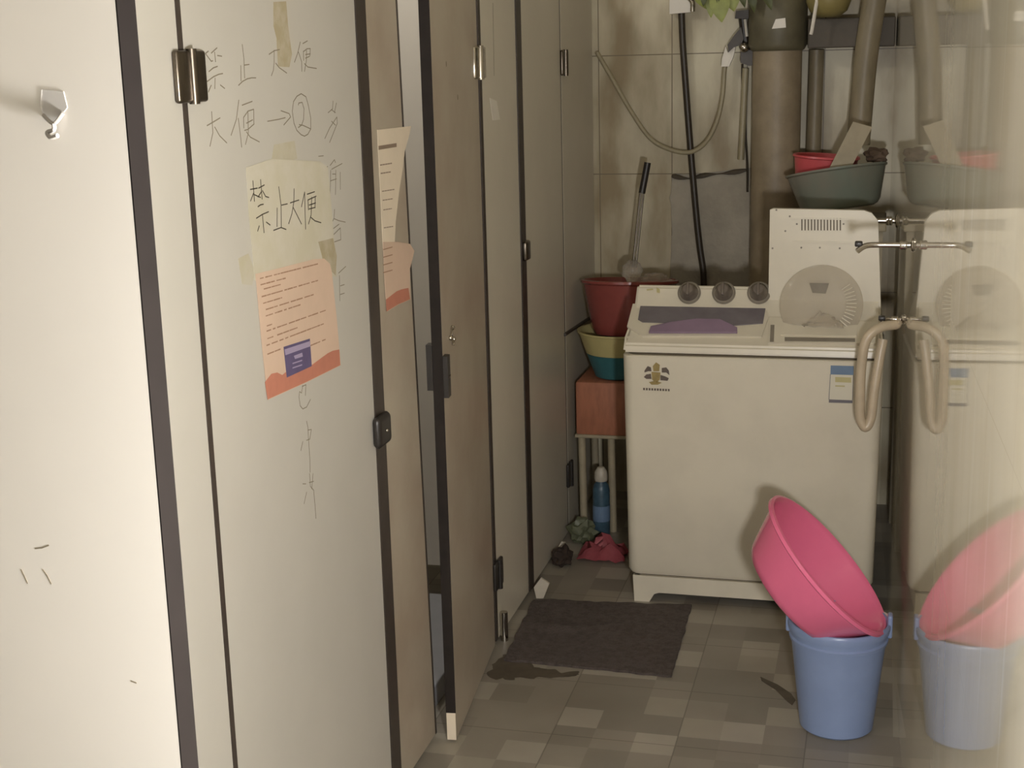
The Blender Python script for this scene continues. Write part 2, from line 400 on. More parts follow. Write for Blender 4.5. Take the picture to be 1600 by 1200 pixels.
part('latch_screw', B().ball((XF+0.021, c.y-0.01, c.z), 0.004, 2), chrome, lt, smooth=True)

def sh(lines, crop):   # strokes read from an enlarged crop: (x0, y0, scale)
    x0, y0, k = crop; return [[(x0+u/k, y0+v/k) for u, v in l] for l in lines]
k1 = (300, 50, 13.333)
W = []
W += sh([[(340, 400), (280, 450), (400, 610), (430, 600)], [(520, 330), (400, 440)], [(470, 420), (490, 620)], [(530, 490), (620, 505)], [(350, 825), (440, 750), (530, 715)], [(290, 1050), (450, 930), (560, 880), (640, 865)], [(590, 1105), (680, 1175)], [(480, 960), (475, 1180)], [(400, 1110), (340, 1250)],
         [(1045, 260), (1080, 560), (1095, 960)], [(1090, 690), (1190, 675)], [(1015, 700), (1020, 1020)], [(970, 1110), (1050, 1030), (1150, 975), (1240, 955), (1330, 955)]], k1)
k2 = (400, 50, 13.333)
W += sh([[(270, 465), (380, 390), (490, 365)], [(375, 380), (375, 650), (360, 800), (320, 910)], [(410, 650), (480, 740), (640, 855)], [(920, 210), (870, 430), (800, 630)], [(885, 420), (950, 620), (955, 820)], [(975, 240), (1070, 185)], [(985, 400), (990, 590)], [(985, 410), (1060, 350), (1130, 345), (1120, 500)], [(1030, 470), (1130, 455)], [(1030, 545), (1110, 510)], [(1050, 380), (1050, 580), (1010, 820)], [(1010, 660), (1080, 730), (1260, 760)]], k2)
k3 = (310, 140, 13.333)
W += sh([[(180, 750), (300, 680), (450, 590)], [(275, 460), (300, 900), (240, 1180)], [(340, 780), (440, 960), (590, 1110)], [(840, 220), (790, 620), (680, 950)], [(830, 600), (880, 1000), (900, 1200)], [(910, 325), (1120, 245)], [(945, 800), (940, 580), (1030, 450), (1150, 410), (1155, 700)], [(1000, 700), (1130, 630)], [(960, 850), (1030, 830), (1160, 715)], [(1030, 460), (1040, 900), (980, 1140)], [(1000, 880), (1080, 990), (1270, 1090)]], k3)
k4 = (400, 140, 13.333)
W += sh([[(240, 660), (470, 620), (610, 585)], [(520, 440), (690, 500), (720, 570), (580, 735)], [(880, 320), (890, 280), (960, 265), (1000, 400), (990, 620), (950, 740), (880, 790)], [(900, 730), (980, 745), (1130, 815)],
         [(940, 85), (850, 140), (780, 250), (755, 450), (790, 700), (850, 850), (940, 940), (1010, 970), (1080, 930), (1140, 820), (1140, 600), (1090, 330), (1040, 150), (940, 85)]], k4)
part('handwriting', strokes(B(), W, 0.0017), pencil, d1, 'pencilled Chinese characters, an arrow and a circled 2')
k5 = (440, 140, 6.667)
V = sh([[(535, 120), (530, 200), (485, 240)], [(570, 140), (550, 240)], [(520, 210), (560, 240)], [(575, 285), (500, 400), (450, 510)], [(575, 285), (580, 350), (500, 550)], [(520, 330), (560, 370)],
        [(385, 695), (435, 690)], [(460, 815), (480, 800)], [(505, 790), (550, 730), (560, 760)], [(520, 830), (630, 770)], [(510, 950), (570, 930)], [(510, 840), (505, 1080)], [(565, 840), (560, 1095)], [(610, 860), (612, 1040)], [(530, 880), (560, 880)]], k5)
k6 = (480, 310, 7.06)
V += sh([[(300, 120), (295, 220), (250, 320)], [(300, 225), (345, 245), (420, 262)], [(285, 335), (350, 285)], [(280, 410), (365, 325), (370, 455), (300, 480)], [(280, 410), (285, 470)], [(345, 825), (425, 750)], [(355, 850), (360, 1130)], [(365, 965), (410, 950)], [(365, 1060), (410, 1045)]], k6)
k7 = (430, 580, 5)
V += sh([[(205, 170), (190, 160), (185, 200), (195, 270), (215, 295), (245, 280), (275, 220)], [(210, 120), (240, 105), (235, 190)], [(215, 110), (205, 170)],
         [(245, 390), (255, 440), (262, 560), (270, 680), (272, 790)], [(255, 460), (282, 455), (270, 530), (245, 540)], [(215, 550), (200, 620)],
         [(268, 800), (275, 900), (300, 930), (310, 1040), (318, 1150)], [(295, 800), (285, 920)], [(265, 870), (300, 860)], [(215, 880), (240, 880)], [(245, 945), (225, 1035)]], k7)
part('handwriting', strokes(B(), V, 0.0015), pencil, d1, 'column of faint pencilled characters')
for poly, mt_, nm in ((((427, 3), (447, 2), (450, 40), (456, 85), (452, 105), (434, 104), (432, 60), (427, 40)), tape_dark, 'tape_residue'),
                      (((428, 226), (460, 220), (464, 248), (440, 256), (424, 252)), tape, 'tape_residue'),
                      (((372, 404), (388, 396), (398, 424), (394, 446), (378, 444)), tape, 'tape_residue')):
    part(nm, B().slab([onX(u, v, XF) for u, v in poly], (1, 0, 0), 0.0003), mt_, d1, 'yellowed tape residue')

# yellowed sheet with inked warning, under the notice
r = root('paper_sheet', onX(450, 430, XF), 'yellowed taped paper handwritten in dark ink above the peach notice', 'paper')
part('sheet', B().slab([onX(u, v, XF+.0004) for u, v in ((384, 262), (424, 248), (500, 252), (512, 262), (519, 340), (526, 432), (398, 438), (388, 330))], (1, 0, 0), 0.0005), paper_yellow, r)
k8 = (370, 260, 10)
I = sh([[(250, 225), (275, 545)], [(370, 205), (395, 510)], [(210, 360), (320, 340)], [(340, 340), (430, 290)], [(260, 420), (215, 540)], [(270, 440), (370, 485)], [(380, 400), (330, 480)], [(400, 380), (450, 470), (500, 485)],
        [(330, 630), (370, 600), (415, 592)], [(305, 810), (400, 750), (495, 708)], [(400, 760), (425, 1035)], [(460, 870), (520, 915)], [(350, 930), (325, 1010)],
        [(655, 320), (690, 600), (695, 950)], [(700, 605), (790, 585)], [(630, 650), (628, 940)], [(575, 1000), (690, 955), (770, 985)],
        [(895, 350), (890, 560), (860, 740), (810, 895)], [(835, 570), (970, 525)], [(880, 640), (930, 740), (1010, 900)],
        [(1060, 400), (1010, 630)], [(1060, 410), (1065, 700), (1075, 980)], [(1100, 435), (1215, 395)], [(1110, 525), (1240, 465)], [(1130, 605), (1230, 570)], [(1130, 665), (1225, 640)], [(1110, 530), (1120, 680)], [(1225, 480), (1220, 650)], [(1170, 480), (1160, 760), (1120, 900)], [(1150, 790), (1220, 850), (1315, 880)]], k8)
part('ink_writing', strokes(B(), I, 0.0019, XF, 0.0011), ink, r, 'four inked Chinese characters')
part('tape_strip', B().slab([onX(u, v, XF+.001) for u, v in ((497, 378), (520, 372), (526, 400), (524, 430), (506, 412))], (1, 0, 0), 0.0005), tape_dark, r, 'brown tape patch')

def printed(corners, lines, parent, mt_, x, name='text_line', wd=0.0022):
    tl, tr, br, bl = [Vector(c) for c in corners]
    for t, s0, s1 in lines:
        b = B(); s = s0
        while s < s1:
            e = min(s+random.uniform(0.03, 0.09), s1)
            P = lambda q: (tl.lerp(tr, q)).lerp(bl.lerp(br, q), t)
            b.ribbon([onX(P(s).x, P(s).y, x), onX(P(e).x, P(e).y, x)], (1, 0, 0), wd*random.uniform(.75, 1.1), 0.0002)
            s = e+random.choice((0.008, 0.012, 0.03))
        part(name, b, mt_, parent)
nx = XF+0.0016
r = root('notice_sheet', onX(470, 600, XF), 'peach notice with blue square and brick red foot on the written-on door', 'notice')
cor = [(399, 428), (506, 402), (532, 571), (418, 625)]
outline = [(399, 428), (440, 418), (490, 405), (506, 404), (515, 412), (518, 424), (526, 500), (532, 571), (478, 598), (418, 625), (408, 530)]
part('sheet', B().slab([onX(u, v, nx-.0006) for u, v in outline], (1, 0, 0), 0.0006), paper_peach, r)
part('red_footer', B().slab([onX(u, v, nx) for u, v in ((418, 624), (414, 597), (424, 584), (433, 582), (441, 586), (452, 577), (486, 571), (497, 563), (512, 552), (520, 548), (530, 546), (531.5, 570.5), (478, 597))], (1, 0, 0), 0.0003), paper_red, r, 'brick red wavy band')
printed(cor, [(.045, .06, .9), (.095, .06, .42), (.135, .1, .34), (.19, .06, .87), (.245, .07, .34), (.3, .1, .78), (.35, .09, .58), (.43, .09, .16), (.47, .08, .92), (.53, .08, .16), (.53, .22, .5), (.58, .06, .86), (.65, .06, .25), (.72, .64, .86)], r, print_brown, nx+.0001)
q = part('blue_square', B().slab([onX(u, v, nx+.0003) for u, v in ((443, 542), (484, 529), (487, 572), (448, 590))], (1, 0, 0), 0.0003), stamp_blue, r, 'blue printed square')
part('pale_print', B().slab([onX(u, v, nx+.0006) for u, v in ((444.5, 546), (484, 533), (485, 541), (446, 555))], (1, 0, 0), 0.0002).slab([onX(u, v, nx+.0006) for u, v in ((459, 556), (472, 551), (473, 557), (461, 561))], (1, 0, 0), 0.0002).slab([onX(u, v, nx+.0006) for u, v in ((457, 567), (472, 562), (472, 564), (457, 569))], (1, 0, 0), 0.0002).slab([onX(u, v, nx+.0006) for u, v in ((457, 574), (472, 569), (472, 571), (457, 576))], (1, 0, 0), 0.0002), stamp_light, q)

# panel with the torn notices
pa = root('partition_panel', (XF, 2.85, 0), 'front panel with two torn notices overhanging its right edge', 'partition panel', 'front panels between the cubicle doors')
part('board', B().slab([(XF, 2.718, .012), (XF, 2.969, .012), (XF, 2.90, TOP), (XF, 2.718, TOP)], (-1, 0, 0), TH), board_brown, pa)
part('edge_strip', B().slab([(XF+.001, 2.969, .012), (XF+.001, 2.978, .012), (XF+.001, 2.909, TOP), (XF+.001, 2.90, TOP)], (-1, 0, 0), TH), black_edge, pa, 'dark edge line')
r = root('notice_sheet', onX(610, 380, XF), 'torn off-white notice curling past the edge of the panel', 'notice')
up = [(589, 203), (642, 197), (638, 215), (632, 236), (629, 262), (623, 300), (618, 345), (616, 384), (598, 388), (594, 300)]
part('sheet', B().slab([onX(u, v, XF+.0004) for u, v in up], (1, 0, 0), 0.0008), paper_white, r)
tt = B()
for u0, u1, y, wd in ((592, 619, 231, .008), (594, 612, 258, .0025), (595, 611, 271, .0025), (597, 616, 299, .002), (598, 614, 313, .002), (599, 612, 328, .002), (600, 614, 356, .002)):
    u = u0; tt = B()
    while u < u1:
        e = min(u+3.2, u1); f = lambda q: y-(q-u0)*0.16
        tt.ribbon([onX(u, f(u), XF+.0013), onX(e, f(e), XF+.0013)], (1, 0, 0), wd, 0.0002); u = e+0.8
    part('text_line', tt, print_dark, r)
r = root('notice_sheet', onX(620, 480, XF), 'torn peach notice with red foot hanging below the off-white one', 'notice')
lo = [(598, 378), (621, 378), (640, 381), (647, 392), (644, 405), (640, 420), (640, 445), (641, 468), (622, 476), (604, 487), (600, 430)]
part('sheet', B().slab([onX(u, v, XF+.0014) for u, v in lo], (1, 0, 0), 0.0008), paper_peach, r)
part('red_footer', B().slab([onX(u, v, XF+.0023) for u, v in ((604, 486.5), (603, 468), (620, 455), (628, 452), (638, 450), (640.5, 467.5), (622, 475.5))], (1, 0, 0), 0.0003), paper_red, r, 'brick red band')
tt = B()
for y in (388, 400, 412, 424): part('text_line', B().ribbon([onX(599, y+2, XF+.0024), onX(613, y-2, XF+.0024)], (1, 0, 0), .002, .0002), print_brown, r)

# second door, hanging ajar
h2 = Vector((XF, 3.525, 0)); f2 = Vector((-0.944, 2.958, 0)); e2 = (f2-h2); L2 = e2.length; e2.normalize()
n2 = Vector((-e2.y, e2.x, 0)); n2 = n2 if n2.x > 0 else -n2          # outer face
r = root('cubicle_door', h2, 'grey cubicle door hanging slightly ajar with thick black edge', 'cubicle door', 'cubicle doors along the corridor')
def d2slab(s0, s1, z0, z1, off=0, th=0.022):
    p, q = h2+e2*s0+n2*off, h2+e2*s1+n2*off
    return B().slab([p+Vector((0, 0, z0)), q+Vector((0, 0, z0)), q+Vector((0, 0, z1)), p+Vector((0, 0, z1))], -n2, th)
part('board', d2slab(0.006, L2-0.002, 0.008, TOP), board_brown, r)
part('edge_strip', d2slab(L2-0.002, L2, 0.078, TOP, 0.001, 0.024), black_rubber, r, 'thick black edge strip')
part('peeled_edge', d2slab(L2-0.002, L2-0.0005, 0.008, 0.078, 0, 0.022), paper_white, r, 'pale bare edge where the strip has peeled')
hinge(r, 3.515, 1.59, 0.10, 0.08, chrome); hinge(r, 3.555, 0.205, 0.08, 0.08, black_plastic)
def onD2(u, v, lift=0.0): return onP(u, v, h2+n2*lift, n2)
c = onD2(699, 582)
lk = B().merge(d2slab(L2-0.030, L2-0.002, c.z-0.048, c.z+0.048, 0.012, 0.012).bm).merge(d2slab(L2-0.026, L2+0.003, c.z-0.03, c.z+0.075, -0.022, 0.014).bm)
lt = part('latch', lk, black_plastic, r, 'black latch')
part('latch_screw', B().merge(d2slab(L2-0.028, L2-0.008, c.z-0.004, c.z+0.001, 0.0135, 0.002).bm), steel_dark, lt)
hb = B()
for u, v, s in ((707, 512, .006), (704, 528, .006), (709, 530, .006), (708, 537, .005)): hb.ball(onD2(u, v, .003), s, 2)
hb.tube([onD2(707, 510, .003), onD2(706, 522, .006), onD2(708, 538, .003)], 0.002, 8, 4)
part('metal_beads', hb, chrome, r, 'small cluster of shiny metal beads', smooth=True)  # four chrome beads joined by a short wire
st = B()
for u, v in ((697, 100), (715, 152)): st.ball(onD2(u, v, 0), 0.007, 2, (.05, .6, 1))
part('stain', st, pencil, r)

# pier between second and third door
pb = cubicle_panel(3.556, 3.915, 'front panel with a white sticker between the ajar door and the far door')
q = [(765, 153), (776, 158), (781, 187), (770, 188)]
part('sticker', B().slab([onX(u, v, XF) for u, v in q], (1, 0, 0), 0.0006), white_plastic, pb, 'small white sticker')
part('edge_strip', B().box(XF-TH, XF+.003, 3.915, 3.972, 0.012, TOP), black_edge, pb, 'dark edge strip')
part('hinge_edge', B().box(XF-TH, XF+.0005, 3.534, 3.556, 0.012, TOP), black_edge, pb, 'dark edge line')
part('scratch', strokes(B(), [[(770, 5), (771, 60), (772, 118)]], 0.0025), pencil, pb)
part('foot', B().lathe([(0, 0), (.011, 0), (.011, .085), (0, .085)], Matrix.Translation((XF+.013, 3.575, 0)), 14), chrome, pb, smooth=True)
r = root('cubicle_door', (XF, 4.5, 0), 'closed grey cubicle door farthest along the corridor', 'cubicle door', 'cubicle doors along the corridor')
part('board', fpanel(B(), 3.973, 4.480), board, r)
c = onX(819, 391, XF)
part('latch', B().box(XF, XF+.016, c.y-.03, c.y+.02, c.z-.028, c.z+.028, .006, 3), steel_dark, r, 'small metal latch', smooth=True)
hinge(r, 4.52, 1.58, 0.085, 0.078, steel_dark); hinge(r, 4.50, 0.215, 0.075, 0.082, black_plastic)
pc = cubicle_panel(4.495, 5.0, 'last front panel beside the far tiled wall')
part('edge_strip', B().box(XF-TH, XF-.001, 4.480, 4.495, 0.012, TOP), black_edge, pc, 'dark edge line')
a, b_ = onX(881, 523, XF), onX(927, 492, XF)
part('seam', B().tube([a+Vector((.003, 0, 0)), b_+Vector((.003, 0, 0))], 0.006, 8, 0), black_edge, pc, 'dark seam across the panel')

struct('trim_3', B().box(-2.28, -1.05, 2.0, 3.735, 0, .06, .004), mat('grey_blue_step_tile', rgb(164, 166, 172), .4, .1, 6))
# ------------------------------------------------------------------ washing machine
X0, X1, YF, YR = -0.708, 0.024, 3.92, 4.36
wm = root('washing_machine', ((X0+X1)/2, (YF+YR)/2, 0), 'cream twin tub washing machine standing across the far end', 'washing machine')
def frustum(zs, insets, bev):          # stacked rounded rectangles (plan) -> body
    t = bmesh.new(); rings = []
    for z, i in zip(zs, insets):
        ring = []; rr = 0.032
        for cx, cy, a in ((X1-i-rr, YF+i+rr, -90), (X1-i-rr, YR-i-rr, 0), (X0+i+rr, YR-i-rr, 90), (X0+i+rr, YF+i+rr, 180)):
            for k in range(7):
                an = math.radians(a+k*15); ring.append(t.verts.new((cx+rr*math.cos(an), cy+rr*math.sin(an), z)))
        rings.append(ring)
    N = len(rings[0])
    for p, q in zip(rings, rings[1:]):
        for k in range(N): t.faces.new((p[k], p[(k+1) % N], q[(k+1) % N], q[k]))
    t.faces.new(rings[0][::-1]); t.faces.new(rings[-1])
    bmesh.ops.recalc_face_normals(t, faces=t.faces)
    return B().merge(t)
part('body', frustum([.088, .10, .40, .755, .758], [.016, .010, .006, .0, .003], 0), machine_white, wm, smooth=True)
part('gap_line', frustum([.080, .09, .75, .764], [.026, .026, .02, .008], 0), groove, wm)
# skirt with feet
def skirt(y0, y1, x0, x1):
    p = [(x0, 0.0), (x0+.012, -0.0), (x0+.045, 0), (x0+.06, .026), (x0+.075, .031), (x1-.075, .031), (x1-.06, .026), (x1-.045, 0), (x1, 0), (x1, .082), (x0-.004, .082)]
    return B().slab([(x, y0, z) for x, z in p], (0, 1, 0), y1-y0)
sk = skirt(YF+.014, YF+.03, X0+.03, X1-.03)
sk.merge(skirt(YR-.03, YR-.014, X0+.03, X1-.03).bm)
for xx in (X0+.03, X1-.045): sk.box(xx, xx+.015, YF+.02, YR-.02, .031, .082)
part('skirt', sk, machine_white, wm)
# upper deck: front lip, slope, knob panel, rear fall
prof = [(YF-.001, .766), (YF+.004, .79), (YF+.03, .804), (4.055, .862), (4.092, .931), (4.11, .934), (4.14, .915), (4.34, .80), (4.355, .766)]
t = bmesh.new(); A = []; Bq = []
for i, (y, z) in enumerate(prof):
    ins = 0.004 if z < .8 else 0.010+(z-.8)*.05
    A.append(t.verts.new((X0+ins, y, z))); Bq.append(t.verts.new((X1-ins, y, z)))
for i in range(len(prof)-1): t.faces.new((A[i], Bq[i], Bq[i+1], A[i+1]))
t.faces.new(A[::-1]); t.faces.new(Bq); t.faces.new((A[0], A[-1], Bq[-1], Bq[0]))
bmesh.ops.recalc_face_normals(t, faces=t.faces)
bmesh.ops.bevel(t, geom=[e for e in t.edges], offset=.006, segments=2, affect='EDGES')
part('top_deck', B().merge(t), machine_white, wm, smooth=True)
sl = Vector((0, 4.055-(YF+.03), .862-.804)).normalized(); sn = Vector((0, -sl.z, sl.y))   # deck slope
o0 = Vector((0, YF+.03, .804))
def on_deck(u, v, lift=0): return onP(u, v, o0+sn*lift, sn)
wl = part('wash_lid', B().slab([on_deck(u, v, .0) for u, v in ((989, 477), (1198, 477), (1200, 500), (1190, 528), (1004, 527), (980, 512))], sn, .006), machine_white, wm)
part('lid_window', B().slab([on_deck(u, v, .006) for u, v in ((1001, 478), (1197, 478), (1192, 506), (1150, 509), (1004, 504), (997, 500))], sn, .003), lid_smoke, wl, 'smoky grey lid window')
part('lid_handle', B().slab([on_deck(u, v, .008) for u, v in ((1014, 521), (1017, 512), (1050, 505), (1090, 500), (1125, 501), (1140, 508), (1152, 514), (1152, 521))], sn, .006), lilac, wl, 'lilac front grip')
ps = Vector((0, 4.092-4.055, .931-.862)).normalized(); pn = Vector((0, -ps.z, ps.y)); po = Vector((0, 4.055, .862))
def on_panel(u, v, lift=0): return onP(u, v, po+pn*lift, pn)
for u in (1077, 1131, 1186):
    c = on_panel(u, 458, .001); rot = pn.to_track_quat('Z', 'Y').to_matrix().to_4x4(); T = Matrix.Translation(c)@rot
    kb = part('knob_ring', B().lathe([(0, 0), (.034, 0), (.034, .004), (.030, .008), (0, .008)], T, 32), machine_grey, wm, smooth=True)
    part('knob', B().lathe([(0, .006), (.027, .006), (.026, .016), (.021, .026), (.018, .036), (.014, .040), (0, .041)], T, 32).merge(B().box(-.004, .004, -.019, .019, .034, .047, .002).bm, T), knob_mat, kb, smooth=True)
part('panel_print', B().slab([on_panel(u, v, .003) for u, v in ((1010, 452), (1020, 451), (1021, 453), (1011, 454))], pn, .0005).slab([on_panel(u, v, .003) for u, v in ((1026, 449), (1031, 452), (1031, 458), (1026, 457))], pn, .0005), label_yellow, wm)
# spin side: raised tub rim and the lid standing open
part('spin_rim', B().slab([on_deck(u, v, -.002) for u, v in ((1202, 500), (1370, 508), (1368, 541), (1200, 540))], sn, .012).slab([on_deck(u, v, .01) for u, v in ((1222, 505), (1340, 509), (1338, 526), (1220, 524))], sn, .003), machine_white, wm)
part('spin_slot', B().slab([on_deck(u, v, .011) for u, v in ((1226, 527), (1336, 529), (1336, 534), (1226, 533))], sn, .001).slab([on_deck(u, v, .011) for u, v in ((1204, 508), (1210, 508), (1209, 534), (1203, 534))], sn, .001), machine_grey, wm)
yl = 4.075
lz0 = .86
slid = B().slab([onY(u, v, yl) for u, v in ((1203, 328), (1208, 326), (1350, 329), (1362, 333), (1372, 345), (1377, 505), (1200, 500))], (0, 1, 0), .022)
sp = part('spin_lid', slid, machine_white, wm, 'spin dryer lid standing open')
vs = B()
for k in range(13): u = 1252+k*5; vs.slab([onY(a, b, yl-.0005) for a, b in ((u, 341), (u+1.9, 341), (u+1.9, 360), (u, 360))], (0, -1, 0), .0006)
part('vent_slot', vs, groove, sp)
for u, v in ((1213, 328), (1234, 338), (1227, 361), (1207, 388), (1252, 387), (1281, 387), (1312, 388), (1245, 350), (1318, 350)): part('lid_screw', B().ball(onY(u, v, yl-.0005), .0028, 2, (1, .25, 1)), machine_grey, sp)
part('lid_rib', B().slab([onY(u, v, yl-.0005) for u, v in ((1236, 340), (1340, 342), (1340, 344), (1236, 342))], (0, -1, 0), .003).slab([onY(u, v, yl-.0005) for u, v in ((1238, 376), (1330, 378), (1330, 380), (1238, 378))], (0, -1, 0), .003), machine_white, sp)
# round clear inner cover leaning on the lid
pc0 = onY(1283, 476, 4.02); dn = Vector((0, -0.93, 0.36)).normalized()
T = Matrix.Translation(pc0)@dn.to_track_quat('Z', 'Y').to_matrix().to_4x4()
cv = part('inner_cover', B().lathe([(0, .008), (.06, .008), (.095, .006), (.112, 0), (.116, -.004), (.112, -.005), (.094, .003), (.06, .005), (0, .005)], T, 56), clear_plastic, wm, 'round clear inner cover', smooth=True)
rb = B()
for k in range(17):
    an = math.radians(-75+k*7); rb.box(.07, .098, -.0012, .0012, .006, .0095, mtx=T@Matrix.Rotation(an, 4, 'Z'))
part('cover_rib', rb, machine_white, cv)
part('finger_recess', B().merge(B().slab([(-.035, .06, .0085), (.02, .06, .0085), (.012, .03, .0085), (-.025, .032, .0085)], (0, 0, 1), .001).bm, T), machine_grey, cv)
# crest and energy label on the front
def onF(u, v, lift=0): return onY(u, v, YF-.0008-lift)
cl = B()
for k in range(10): u, v = 1005+k*4.3, 606+k*.2; cl.slab([onF(u, v), onF(u+2.6, v+.1), onF(u+2.6, v+3.6), onF(u, v+3.4)], (0, -1, 0), .0005)
cr = part('crest_print', cl, grey_print, wm, 'grey and gold crest with a line of lettering')
g = B()
g.slab([onF(u, v) for u, v in ((1018, 581), (1032, 582), (1031, 593), (1025, 599), (1019, 593))], (0, -1, 0), .0008)
g.slab([onF(u, v) for u, v in ((1021, 580), (1020, 572), (1025, 566), (1031, 570), (1030, 580))], (0, -1, 0), .0008)
g.slab([onF(u, v) for u, v in ((1014, 597), (1024, 595), (1034, 598), (1028, 601), (1018, 601))], (0, -1, 0), .0008)
part('shield', g, gold, cr, 'gold shield')
SUP = (((1012, 572), (1017, 574), (1018, 580), (1013, 580), (1007, 582), (1007, 579)), ((1006, 589), (1010, 585), (1017, 584), (1018, 592), (1010, 592)), ((1034, 575), (1041, 574), (1045, 579), (1046, 586), (1041, 582), (1034, 582)), ((1032, 586), (1039, 588), (1045, 591), (1043, 595), (1032, 594)))
for pr in (SUP[:2], SUP[2:]):
    g = B()
    for pl_ in pr: g.slab([onF(u, v) for u, v in pl_], (0, -1, 0), .0007)
    part('supporter', g, grey_print, cr)
el = part('energy_label', B().slab([onF(u, v) for u, v in ((1298, 571), (1334, 572), (1332, 630), (1295, 629))], (0, -1, 0), .0005), label_white, wm, 'white energy label with blue header')
part('label_band', B().slab([onF(u, v, .0005) for u, v in ((1298, 571), (1334, 572), (1333.6, 586), (1297.5, 585))], (0, -1, 0), .0004), label_blue, el)
part('label_band', B().slab([onF(u, v, .0005) for u, v in ((1295.2, 624), (1332, 625.5), (1332, 630), (1295, 629))], (0, -1, 0), .0004), label_grey, el)
part('label_band', B().slab([onF(u, v, .0005) for u, v in ((1305, 589), (1330, 590), (1330, 598), (1305, 597))], (0, -1, 0), .0003).slab([onF(u, v, .0005) for u, v in ((1305, 602), (1320, 602.5), (1320, 604.5), (1305, 604))], (0, -1, 0), .0004), label_yellow, el)
for a, b_ in (((1297.5, 585), (1295.2, 624)), ((1333.6, 586), (1332, 625))): part('frame_line', B().ribbon([onF(*a, .0006), onF(*b_, .0006)], (0, -1, 0), .0015), label_grey, el)

# clear wrapper lying on the spin rim
wp = B()
def crumple(c, size, seed, n=9):
    t = bmesh.new(); rnd = random.Random(seed); vs = []
    for i in range(n):
        row = []
        for j in range(n):
            u, v = i/(n-1)-.5, j/(n-1)-.5
            row.append(t.verts.new((c[0]+u*size[0]+rnd.uniform(-1, 1)*size[0]*.05, c[1]+v*size[1]+rnd.uniform(-1, 1)*size[1]*.05, c[2]+size[2]*max(0, (0.5-max(abs(u), abs(v)))*2)*rnd.uniform(.3, 1.0)+rnd.uniform(0, .25)*size[2]*.4)))
        vs.append(row)
    for i in range(n-1):
        for j in range(n-1): t.faces.new((vs[i][j], vs[i+1][j], vs[i+1][j+1], vs[i][j+1]))
    bmesh.ops.solidify(t, geom=t.faces[:], thickness=.0012)
    return t
single('plastic_wrapper', wp.merge(crumple((-.145, 3.970, .843), (.11, .05, .06), 5)), clear_plastic, 'crumpled clear wrapper below the round cover on the washing machine', 'wrapper', smooth=True)

# ------------------------------------------------------------------ bucket and pink basin by the right wall
bc = Vector((-0.064, 3.235, 0))
bk = root('bucket', bc, 'light blue bucket on the floor holding the tilted pink basin', 'bucket')
T = Matrix.Translation(bc)
part('pail', B().lathe([(0, 0), (.080, 0), (.087, .006), (.0885, .02), (.113, .246), (.114, .252), (.119, .254), (.121, .264), (.121, .272), (.118, .276), (.114, .276), (.111, .264), (.086, .02), (.08, .008), (0, .006)], T, 56), blue, bk, smooth=True)
part('band', B().lathe([(.1105, .226), (.115, .228), (.1165, .236), (.1125, .24)], T, 56), blue, bk, smooth=True)
for sx in (-1, 1):
    part('handle_ear', B().box(bc.x+sx*.118-.006, bc.x+sx*.118+.006, bc.y-.016, bc.y+.016, .240, .297, .005, 3), blue, bk, smooth=True)
hb = [(bc.x+.118*math.cos(a), bc.y+.14*abs(math.sin(a))*.98, .276+0.01-.03*math.sin(a)) for a in [math.pi*k/14 for k in range(15)]]
part('handle', B().tube(hb, .0035, 8, 2), white_plastic, bk, 'thin bucket handle', smooth=True)

v = ray(1290, 882).normalized(); pcam = Vector((.79, -.61, 0)).normalized(); pw = R@pcam; pw = (pw-pw.dot(v)*v).normalized()
nb = (pw*.966-v*.26).normalized()
bctr = CAM+ray(1295, 881)*(3.240/ray(1296, 882).y)
T = Matrix.Translation(bctr)@nb.to_track_quat('Z', 'Y').to_matrix().to_4x4()
single('basin', B().lathe([(0, -.120), (.118, -.120), (.135, -.114), (.146, -.100), (.186, -.008), (.190, 0), (.196, .004), (.203, .002), (.204, -.006), (.199, -.009), (.191, -.012), (.152, -.102), (.141, -.118), (.122, -.125), (0, -.125)], T, 72), pink, 'bright pink basin tilted on its side in the blue bucket', 'basin', smooth=True)

# ------------------------------------------------------------------ taps and hose on the right wall
def tap(w, length, label, r_=.009, kind=0):
    XW, y, z = w
    t = root('water_tap', (XW, y, z), label, 'tap', 'chrome taps on the right wall')
    part('spout', B().tube([(XW-.001, y, z), (XW-length*.6, y, z), (XW-length*.85, y-.004, z-.002), (XW-length, y-.012, z-.014)], r_*.75, 12, 4), chrome, t, smooth=True)
    q = Matrix.Translation((XW, y, z))@Matrix.Rotation(-math.pi/2, 4, 'Y')
    part('flange', B().lathe([(0, 0), (r_*2, 0), (r_*1.8, .004), (r_*1.1, .007), (0, .007)], q, 24), chrome, t, smooth=True)
    part('collar', B().lathe([(0, .014), (r_*1.15, .014), (r_*1.3, .018), (r_*1.15, .022), (r_*1.3, .027), (r_*1.15, .031), (0, .031)], q, 24), chrome, t, smooth=True)
    part('handle', B().box(XW-length-.006, XW-length+.012, y-.012, y+.012, z-.004, z+.008, .003, 2), black_plastic, t, 'dark tap handle', smooth=True)
    return t
w1, w2, w3 = onW(1427, 383), onW(1402, 345), onW(1412, 499)
tap(w1, 82*w1.y/2200, 'chrome tap with the longest bar, nearest on the glossy right wall')
tap(w2, 55*w2.y/2200, 'short chrome tap above the long one, deep in the corner', .011)
tap(w3, 34*w3.y/2200, 'lowest tap on the right wall feeding the beige hose', .007)
def hp_(u, v, y): return onY(u, v, y)
